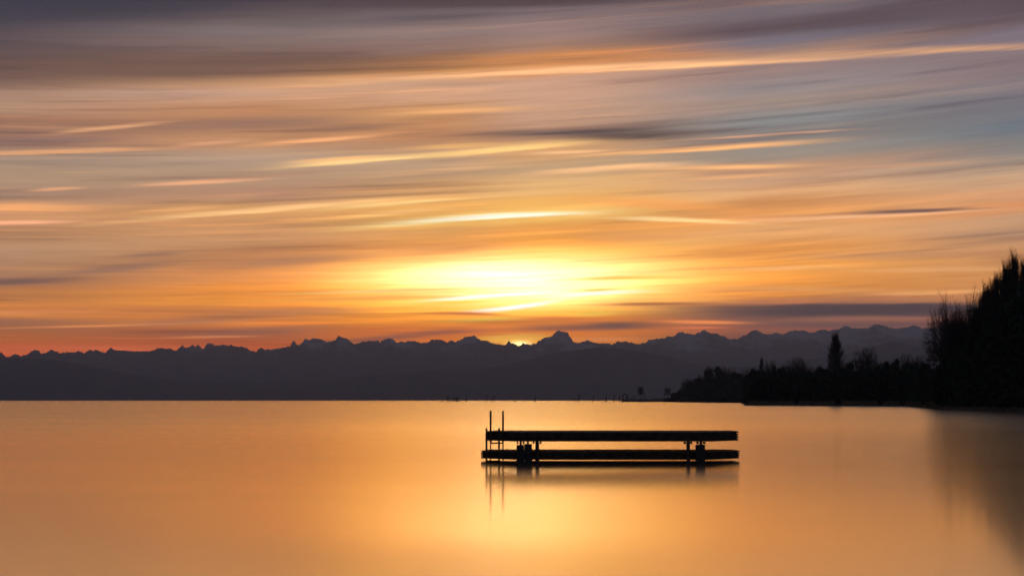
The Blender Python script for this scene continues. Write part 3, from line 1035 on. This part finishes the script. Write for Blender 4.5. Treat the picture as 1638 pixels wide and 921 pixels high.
TREES = [
    ("bare", 1, 1067.5, 1330, 616, 11, "narrow bare tree standing just right of the stone mole", "far"),
    ("bush", 0, 1080, 1290, 627, 17, "low dark shrub between the narrow bare tree and the wood", "far"),
    ("bush", 1, 1088, 1260, 622, 16, "rounded shrub at the foot of the pale twiggy tree", "far"),
    ("bare", 0, 1098, 1260, 603, 20, "pale twiggy tree at the left end of the shore wood", "far"),
    ("leafy", 0, 1113, 1200, 600, 24, "dense dark tree forming the left shoulder of the wood", "far"),
    ("bare", 1, 1130, 1160, 590, 28, "bare tree on the rising left slope of the wood's first dome", "far"),
    ("leafy", 1, 1144, 1150, 582, 34, "rounded tree at the top of the wood's first dome", "far"),
    ("bare", 0, 1163, 1110, 584, 32, "twiggy tree right of the top of the first dome", "far"),
    ("leafy", 2, 1180, 1080, 591, 28, "low dark tree in the dip before the small poplar", "far"),
    ("bare", 2, 1198, 520, 586, 26, "bare tree at the corner where the near bank juts out", "mid"),
    ("leafy", 0, 1209, 525, 583, 22, "dark tree directly left of the small poplar", "mid"),
    ("poplar", 0, 1219, 530, 568, 11, "small slim poplar spiking above the low wood", "mid"),
    ("bare", 0, 1232, 515, 573, 20, "upright bare tree directly right of the small poplar", "mid"),
    ("leafy", 1, 1246, 510, 581, 24, "low rounded tree in the gap right of the small poplar", "mid"),
    ("bare", 1, 1258, 505, 575, 22, "bare tree left of the wide forked tree in the wood", "mid"),
    ("bare", 0, 1272, 500, 568, 32, "wide forked bare tree, highest between the two lone poplars", "mid"),
    ("bare", 2, 1289, 500, 571, 22, "bare tree right of the wide forked tree in the wood", "mid"),
    ("bare", 1, 1303, 490, 577, 22, "thin bare tree in the dip left of the tall lone poplar", "mid"),
    ("leafy", 2, 1318, 480, 582, 26, "dark tree at the foot of the tall lone poplar", "mid"),
    ("poplar", 1, 1338, 470, 527, 28, "tall lone poplar rising like a flame above the low wood", "mid"),
    ("leafy", 0, 1357, 465, 571, 24, "dark tree between the tall lone poplar and the broad bare one", "mid"),
    ("bare", 0, 1384, 455, 553, 46, "broad bare tree with spread branches right of the tall lone poplar", "mid"),
    ("bare", 1, 1411, 450, 568, 28, "thin bare tree right of the broad spreading bare tree", "mid"),
    ("leafy", 1, 1430, 445, 570, 34, "rounded dark tree under the nearest dark foothill", "mid"),
    ("bare", 2, 1447, 440, 561, 28, "bare tree midway between the broad bare tree and tall trees", "mid"),
    ("bare", 0, 1466, 430, 565, 30, "twiggy tree left of the lowest boughs of the tall bare trees", "mid"),
    ("bush", 0, 1482, 330, 575, 30, "dark shrub below the outermost boughs of the tall bare trees", "near"),
    ("big", 0, 1516, 282, 478, 76, "leftmost tall bare tree with boughs reaching over the low wood", "near"),
    ("big", 1, 1534, 285, 455, 78, "tall bare tree with upright crown left of the poplars", "near"),
    ("big", 0, 1544, 292, 480, 48, "bare tree half hidden behind the tallest bare crown", "near"),
    ("big", 0, 1560, 280, 450, 62, "pale twigged bare tree leaning against the poplars", "near"),
    ("poplar", 0, 1574, 270, 456, 20, "lowest poplar tip, hard against the pale twigged bare tree", "near"),
    ("poplar", 1, 1583, 268, 443, 24, "second poplar tip counted from the pale twigged bare tree", "near"),
    ("poplar", 0, 1591, 267, 437, 24, "third poplar tip counted from the pale twigged bare tree", "near"),
    ("poplar", 1, 1599, 266, 428, 26, "fourth poplar tip, halfway up the stepped row", "near"),
    ("poplar", 0, 1607, 265, 421, 26, "fifth poplar tip of the stepped row, three before the spire", "near"),
    ("poplar", 1, 1614, 264, 409, 26, "sixth poplar tip, two before the highest spire", "near"),
    ("poplar", 0, 1621, 263, 401, 24, "slim poplar tip immediately left of the highest spire", "near"),
    ("poplar", 1, 1629, 262, 391, 30, "highest poplar with pointed spire at the frame's edge", "near"),
    ("poplar", 1, 1645, 260, 402, 36, "poplar cut by the frame right of the highest spire", "near"),
    ("leafy", 1, 1535, 258, 545, 60, "dark evergreen under the tall bare trees", "near"),
    ("leafy", 2, 1576, 250, 478, 48, "dense evergreen under the lowest poplar of the row", "near"),
    ("leafy", 0, 1604, 246, 462, 50, "dense evergreen under the middle poplars of the row", "near"),
    ("leafy", 1, 1640, 240, 440, 58, "dense evergreen under the highest poplar at the frame's edge", "near"),
    ("bush", 1, 1510, 262, 585, 50, "broad dark shrub at the foot of the leftmost tall tree", "near"),
]
for k_ in TREES:
    kind, var, px, depth, top, wpx, label, grp = k_
    tree(kind, var, px, depth, top, wpx, label, GROUP[grp])

# undergrowth: the dark thicket along the foot of the wood
ub = MB()
urnd = random.Random(5)


def thicket(px0, px1, n, dfun, topfun, size, thick):
    for _ in range(n):
        px = urnd.uniform(px0, px1)
        d = dfun(px) + 4 + urnd.random() * thick
        zt = gz(topfun(px), d, px)
        zt *= 0.86 + 0.28 * noise.noise(Vector((px * 0.11, d * 0.05, 0)))
        z = 0.4 + (zt - 0.4) * (urnd.random() ** 0.75)
        ub.leaf((gx(px, d), d, z), size * urnd.uniform(0.6, 1.4), urnd)


thicket(1062, 1190, 9000, lambda p: interp(SHORE, p), lambda p: interp([(1060, 640), (1074, 636), (1085, 627), (1105, 612), (1130, 604), (1190, 604)], p), 1.3, 60)
thicket(1190, 1470, 22000, lambda p: interp(SHORE, p), lambda p: interp([(1190, 600), (1215, 592), (1300, 591), (1400, 582), (1470, 580)], p), 0.55, 34)
thicket(1462, 1680, 42000, lambda p: interp(SHORE, p), lambda p: interp([(1462, 590), (1490, 588), (1500, 580), (1525, 568), (1560, 550), (1590, 500), (1640, 465), (1680, 455)], p), 0.40, 26)
tag(ub.build("undergrowth", M_LEAF), "dark thicket filling the foot of the shore wood", "undergrowth", kind="stuff")

# reeds at the water's edge
rb_ = MB()
for _ in range(9000):
    px = urnd.uniform(1191, 1500)
    d = interp(SHORE, px) - 1.5 + urnd.random() * 5
    if noise.noise(Vector((px * 0.06, 2, 0))) < -0.25:
        continue
    h = urnd.uniform(0.8, 1.9)
    x = gx(px, d)
    i = len(rb_.v)
    lx = urnd.uniform(-.3, .3)
    rb_.v += [(x - .03, d, -.1), (x + .03, d, -.1), (x + lx, d + urnd.uniform(-.2, .2), h)]
    rb_.f.append((i, i + 1, i + 2))
tag(rb_.build("reeds", M_REED), "dry brown reeds along the edge of the near bank", "reeds", kind="stuff")

# ------------------------------------------------------------------ stone mole with arch, tree and posts
MD = 1400.0
x0, x1 = gx(994.2, MD), gx(1066, MD)
mroot = empty("mole", ((x0 + x1) / 2, MD, 0))
tag(mroot, "long low stone mole running out from the wooded shore", "mole")
mm = MB()
L = x1 - x0
n = 40
for i in range(n):
    xa = -L / 2 + L * i / n
    xb = -L / 2 + L * (i + 1) / n
    h = 2.6 + 0.25 * noise.noise(Vector((i * 0.7, 0, 0)))
    mm.box(((xa + xb) / 2, 0, h / 2 - 0.25), (xb - xa - 0.01, 9 + (i % 3) * 0.4, h + 0.5), 0, 0.92)
mm.build("embankment", M_STONE, mroot)
for k, (dx, w_, h_) in enumerate(((16, 3.2, 1.1), (30, 2.2, .9), (52, 2.0, 1.3))):
    b_ = MB()
    b_.lathe((-L / 2 + dx * MD / FOC, 0, 2.6), [(0, w_ / 2), (h_ * .6, w_ / 2 * .8), (h_, w_ / 2 * .2)], 8)
    b_.build("boulder", M_STONE, mroot)

ar = MB()
ax0, ax1 = 995.2, 1002.4
ad = 1398.0
cxm = (gx(ax0, ad) + gx(ax1, ad)) / 2
hw = (gx(ax1, ad) - gx(ax0, ad)) / 2 - 0.35
aroot = empty("arch_gate", (cxm, ad - 5.6, 0))
tag(aroot, "dark rounded arch gate standing at the tip of the mole", "gate")
topz = gz(629.2, ad)
for s in (-1, 1):
    pst = MB()
    pst.box((s * hw, 0, (topz - 1.4) / 2 - .3), (0.95, 1.0, topz - 1.4 + .6))
    pst.build("post", M_PILE, aroot)
ln = MB()
seg = 10
for i in range(seg):
    a0_, a1_ = math.pi * i / seg, math.pi * (i + 1) / seg
    ln.tube((math.cos(a0_) * hw, 0, topz - 1.4 + math.sin(a0_) * 1.1), (math.cos(a1_) * hw, 0, topz - 1.4 + math.sin(a1_) * 1.1), 0.5, 0.5, 8)
ln.build("arch_beam", M_PILE, aroot)
sl = MB()
sl.box((0, 0, 1.1), (hw * 2 - 1.0, 0.8, 2.8))
sl.build("sill_wall", M_PILE, aroot)

tree("bare", 1, 1025.5, MD, 615.0, 15.5, "small lone round-crowned tree standing on the stone mole", "lone trees near the mole", base=2.4)

# ------------------------------------------------------------------ marker posts far out on the lake
PD = 1500.0
pole_group = "marker poles standing far out in the lake"


def pole(px, top, wpx, label, head=None, depth=PD, name="marker_pole", brace=False):
    x = gx(px, depth)
    h = gz(top, depth, px)
    r = empty(name, (x, depth, 0))
    tag(r, label, "pole", pole_group)
    s = MB()
    rad = 1.45 * wpx * depth / FOC / 2
    s.tube((0, 0, -1.0), (0, 0, h), rad, rad * 0.8, 8)
    s.build("shaft", M_PILE, r)
    b = MB()
    if head == "board":
        b.box((0, 0, h - 0.5), (1.5, 0.25, 1.1))
        b.build("topmark", M_PILE, r)
    elif head == "basket":
        b.lathe((0, 0, h - 0.9), [(0, .15), (.35, .62), (.8, .62), (1.1, .1)], 8)
        b.build("topmark", M_PILE, r)
    elif head == "foot":
        b.lathe((0, 0, -0.3), [(0, .75), (1.0, .75), (1.6, .4), (4.2, .3)], 8)
        b.build("pile_base", M_PILE, r)
    else:
        b.lathe((0, 0, h - .02), [(0, rad * .95), (.15, rad * 1.05), (.35, rad * .3)], 8)
        b.build("pole_cap", M_PILE, r)
    return r


POLES = [
    (716.2, 633.2, .9, "pole with a wide dark topmark at the left of the pole cluster", "board"),
    (718.7, 635.5, .8, "short pole tucked against the topmarked pole of the cluster", None),
    (724.8, 635.2, .6, "thin faint pole in the middle of the pole cluster", None),
    (727.6, 635.2, 1.1, "dark stout pole left of the thickest pole of the cluster", None),
    (731.0, 635.2, 1.6, "thickest pole of the left cluster", None),
    (734.2, 635.0, .9, "faint pole at the right of the left pole cluster", None),
    (746.2, 630.0, .5, "tall thin pole on a thick base right of the cluster", "foot"),
    (778.5, 632.0, .6, "lone thin pole with small basket left of the ladder's column", "basket"),
    (787.5, 635.5, .5, "short faint pole beside the pole with a flat topmark", None),
    (790.5, 633.0, .6, "pole with a flat topmark just above the ladder rails", "board"),
    (856.5, 632.5, .5, "single thin pole on a thick foot above the platform", "foot"),
    (918.6, 636.0, .7, "shortest pole left of the twin poles above the platform", None),
    (924.0, 633.6, .6, "plain slimmer pole of the twin poles above the platform", None),
    (926.8, 631.2, .9, "taller twin pole with a square head above the platform", "board"),
    (949.0, 632.8, 1.0, "plain pole next to the right of the twin poles", None),
    (970.0, 632.8, .9, "plain pole midway between the twin poles and the arch gate", None),
    (982.5, 631.5, 1.1, "taller plain pole, second one left of the arch gate", None),
    (991.3, 631.6, 1.0, "pole standing immediately left of the arch gate", None),
]
for px, top, wp, lab, head in POLES:
    pole(px, top, wp, lab, head, depth=1500.0 if px < 940 else 1450.0)
for px, lab in ((707.8, "tiny dark float left of the pole cluster"), (721.5, "tiny dark float inside the pole cluster"), (824.8, "tiny dark float alone on the horizon above the platform")):
    fb = MB()
    fb.lathe((0, 0, -.4), [(0, .5), (.4, 1.0), (.9, .9), (1.3, .3)], 10)
    o = fb.build("buoy", M_PILE)
    o.location = (gx(px, 1500), 1500, 0)
    tag(o, lab, "buoy", "small floats near the far poles")
for px, top, wp, lab in ((1004.6, 631.5, 1.1, "post on the mole directly right of the arch gate"), (1014.0, 632.0, 1.4, "stout post on the mole between arch gate and small tree"),
                         (1031.0, 631.5, 1.1, "post on the mole right of the small tree's trunk"), (1062.5, 629.5, .9, "thin post where the mole meets the shore shrubs")):
    x = gx(px, MD)
    r = empty("mooring_post", (x, MD - 1, 2.3))
    tag(r, lab, "post", "posts standing on the mole")
    s = MB()
    h = gz(top, MD, px) - 2.3
    rad = wp * MD / FOC / 2
    s.tube((0, 0, -.1), (0, 0, h), rad, rad * .85, 8)
    s.build("shaft", M_PILE, r)
    s = MB()
    s.lathe((0, 0, h), [(0, rad), (.2, rad * 1.2), (.45, rad * .3)], 8)
    s.build("post_cap", M_PILE, r)

# ------------------------------------------------------------------ swimming platform
D0 = 37.0
DM = 37.9
DB = 39.0


def P(px, d):
    return (gx(px, d), d)


prnd = random.Random(9)
raft = empty("swimming_platform", (gx(975, 38), 38, 0))
tag(raft, "dark two-deck timber swimming platform with ladder standing in calm water", "platform")
RX, RY = raft.location.x, raft.location.y


def loc(p):
    return (p[0] - RX, p[1] - RY)


def offset_poly(poly, k):
    cx = sum(p[0] for p in poly) / len(poly)
    cy = sum(p[1] for p in poly) / len(poly)
    out = []
    for x, y in poly:
        dx, dy = x - cx, y - cy
        l = math.hypot(dx, dy)
        out.append((x - dx / l * k, y - dy / l * k))
    return out


def deck(xl, xr, z0, z1, name):
    """Octagonal deck: planks on top, four stacked fender boards all round."""
    poly = [loc(P(828, D0)), loc(P(1137, D0)), loc(P(xr, DM)), loc(P(xr - .5, DM + .35)), loc(P(xr - 12, DB)), loc(P(xl + 14, DB)), loc(P(xl + .5, DM + .35)), loc(P(xl, DM))]
    root = MB()
    inner = offset_poly(poly, 0.055)
    root.prism(inner, z0 + 0.035, z1 - 0.035)
    core = root.build(name, M_WOOD, raft)
    n = 4
    th = (z1 - z0) / n
    fb = MB()
    for k in range(n):
        zz = z0 + th * k
        g = th * 0.30
        off = prnd.uniform(0.0, 0.012)
        pk = offset_poly(poly, off)
        pk2 = offset_poly(poly, off + 0.10)
        top_in = off + (0.03 if k == n - 1 else 0.008)
        # ring board with a rounded outer edge
        m_ = len(pk)
        prof = [(off + .018, zz + g), (off, zz + g + .012), (off, zz + th - g * .4 - .014), (top_in, zz + th - g * .4), (off + .10, zz + th - g * .4), (off + .10, zz + g)]
        i0 = len(fb.v)
        for o_, z in prof:
            for x, y in offset_poly(poly, o_):
                fb.v.append((x, y, z))
        for j in range(len(prof)):
            j2 = (j + 1) % len(prof)
            for a in range(m_):
                a2 = (a + 1) % m_
                fb.f.append((i0 + j * m_ + a, i0 + j * m_ + a2, i0 + j2 * m_ + a2, i0 + j2 * m_ + a))
    fb.build("fender_boards", M_WOOD, core)
    pl = MB()
    xs_ = [p[0] for p in poly]
    xa, xb = min(xs_) + .16, max(xs_) - .16
    wpl = 0.14
    x = xa
    # planks run across the deck
    def span(x):
        lo, hi = None, None
        pts = offset_poly(poly, 0.11)
        ys_ = []
        for a in range(len(pts)):
            p, q = pts[a], pts[(a + 1) % len(pts)]
            if (p[0] - x) * (q[0] - x) <= 0 and abs(p[0] - q[0]) > 1e-6:
                ys_.append(p[1] + (q[1] - p[1]) * (x - p[0]) / (q[0] - p[0]))
        return (min(ys_), max(ys_)) if len(ys_) > 1 else None
    while x < xb:
        a, b = span(x), span(min(x + wpl, xb))
        if a and b:
            lo, hi = max(a[0], b[0]), min(a[1], b[1])
            if hi - lo > 0.1:
                pl.box((x + wpl / 2, (lo + hi) / 2, z1 - 0.022 + prnd.uniform(-.003, .003)), (wpl - 0.012, hi - lo, 0.024))
        x += wpl
    pl.build("deck_planks", M_PLANK, core)
    return core


upper = deck(776, 1181, 0.520, 0.790, "upper_deck")
lower = deck(769, 1182, 0.052, 0.275, "lower_deck")

# droppings and shells scattered on the lower deck, cleats under the upper one
cr = MB()
for _ in range(90):
    px = prnd.uniform(800, 1165)
    d = prnd.uniform(D0 + .5, DB - .15)
    x, y = loc(P(px, d))
    r = prnd.uniform(.006, .018)
    cr.lathe((x, y, .268), [(0, r), (r * .8, r * .8), (r * 1.5, r * .2)], 6)
tag(cr.build("mussel_shells", M_CONC, lower), kind="stuff")

# heavy concrete-cased piles in front, with slim struts up to the upper deck
def block(pxa, pxb, ytop, d, dep):
    zt = gz(ytop, d)
    xa, xb = gx(pxa, d) - RX, gx(pxb, d) - RX
    b = MB()
    b.box(((xa + xb) / 2, d - RY + dep / 2, (zt - .8) / 2), (xb - xa, dep, zt + .8))
    o = b.build("pile_casing", M_CONC, raft, bevel=.012)
    return o


block(826.3, 838.3, 711.6, D0 - .34, .30)
block(838.6, 851.0, 710.2, D0 - .30, .30)
block(1114.0, 1127.2, 711.0, D0 - .34, .30)


def post(pxa, pxb, z0, z1, d, name="post"):
    xa, xb = gx(pxa, d) - RX, gx(pxb, d) - RX
    r = (xb - xa) / 2
    b = MB()
    b.tube(((xa + xb) / 2, d - RY, z0), ((xa + xb) / 2, d - RY, z1), r, r, 14)
    return b.build(name, M_PILE, raft, smooth_=False)


for a, b in ((831.0, 834.6), (842.6, 846.2), (1118.3, 1122.8)):
    post(a, b, .1, .60, D0 - .17)
for a, b in ((856.2, 862.4), (1097.2, 1103.0)):
    post(a, b, -1.2, .60, D0 - .12)
# the same posts on the far side of the platform
for a, b in ((858.0, 862.0), (1097.4, 1102.0)):
    post(a, b, -1.2, .60, DB - .35)
# cross brackets with bolts below the upper deck
for px in (827.8, 837.4, 853.6, 864.6, 1095, 1105, 1115.5, 1126):
    b = MB()
    x = gx(px, D0) - RX
    b.box((x, D0 - RY + .05, .508), (.05, .16, .05))
    b.tube((x, D0 - RY - .02, .492), (x, D0 - RY - .02, .475), .016, .012, 6)
    b.build("bracket", M_STEEL, raft)
# tie beam joining the cased piles just above the water
b = MB()
x0_, x1_ = gx(838, D0) - RX, gx(1118, D0) - RX
b.box(((gx(858, D0) + gx(851, D0)) / 2 - RX, D0 - RY - .14, .02), (.12, .08, .06))
b.build("tie_plate", M_STEEL, raft)

# ladder at the end of the platform
lad = empty("ladder", (0, 0, 0))
lad.parent = raft


def rail(px, ytop, d, r, zbot, r2=None):
    x = gx(px, d) - RX
    zt = gz(ytop, d)
    b = MB()
    yy = d - RY
    if r2:
        b.tube((x, yy, zbot), (x, yy, .5), r2, r2, 10)
        b.tube((x, yy, .5), (x, yy, zt - .03), r, r, 10)
    else:
        b.tube((x, yy, zbot), (x, yy, zt - .03), r, r, 10)
    b.lathe((x, yy, zt - .03), [(0, r), (.015, r * .9), (.03, r * .4)], 10)
    b.build("rail", M_STEEL, lad)
    return x, yy


LD = DM - .18
LD2 = DM + .02
ra_, ya_ = rail(778.3, 684.2, LD, .027, -.7)
rb2_, yb_ = rail(798.3, 684.2, LD, .027, -.7)
rc_, yc_ = rail(784.9, 656.2, LD - .06, .027, -.7, .018)
rd_, yd_ = rail(804.6, 656.2, LD - .06, .027, -.7, .018)


def rung(xa, xb, yy, z):
    b = MB()
    b.box(((xa + xb) / 2, yy, z), (xb - xa, .055, .036))
    b.build("rung", M_STEEL, lad)


rung(rc_, rd_, yc_, gz(708.2, LD))
rung(rc_, rd_, yc_, gz(722, LD))
rung(ra_, rb2_, ya_, gz(722.5, LD))
rung(ra_, rb2_, ya_, gz(737.0, LD))
rung(ra_, rb2_, ya_, -.25)
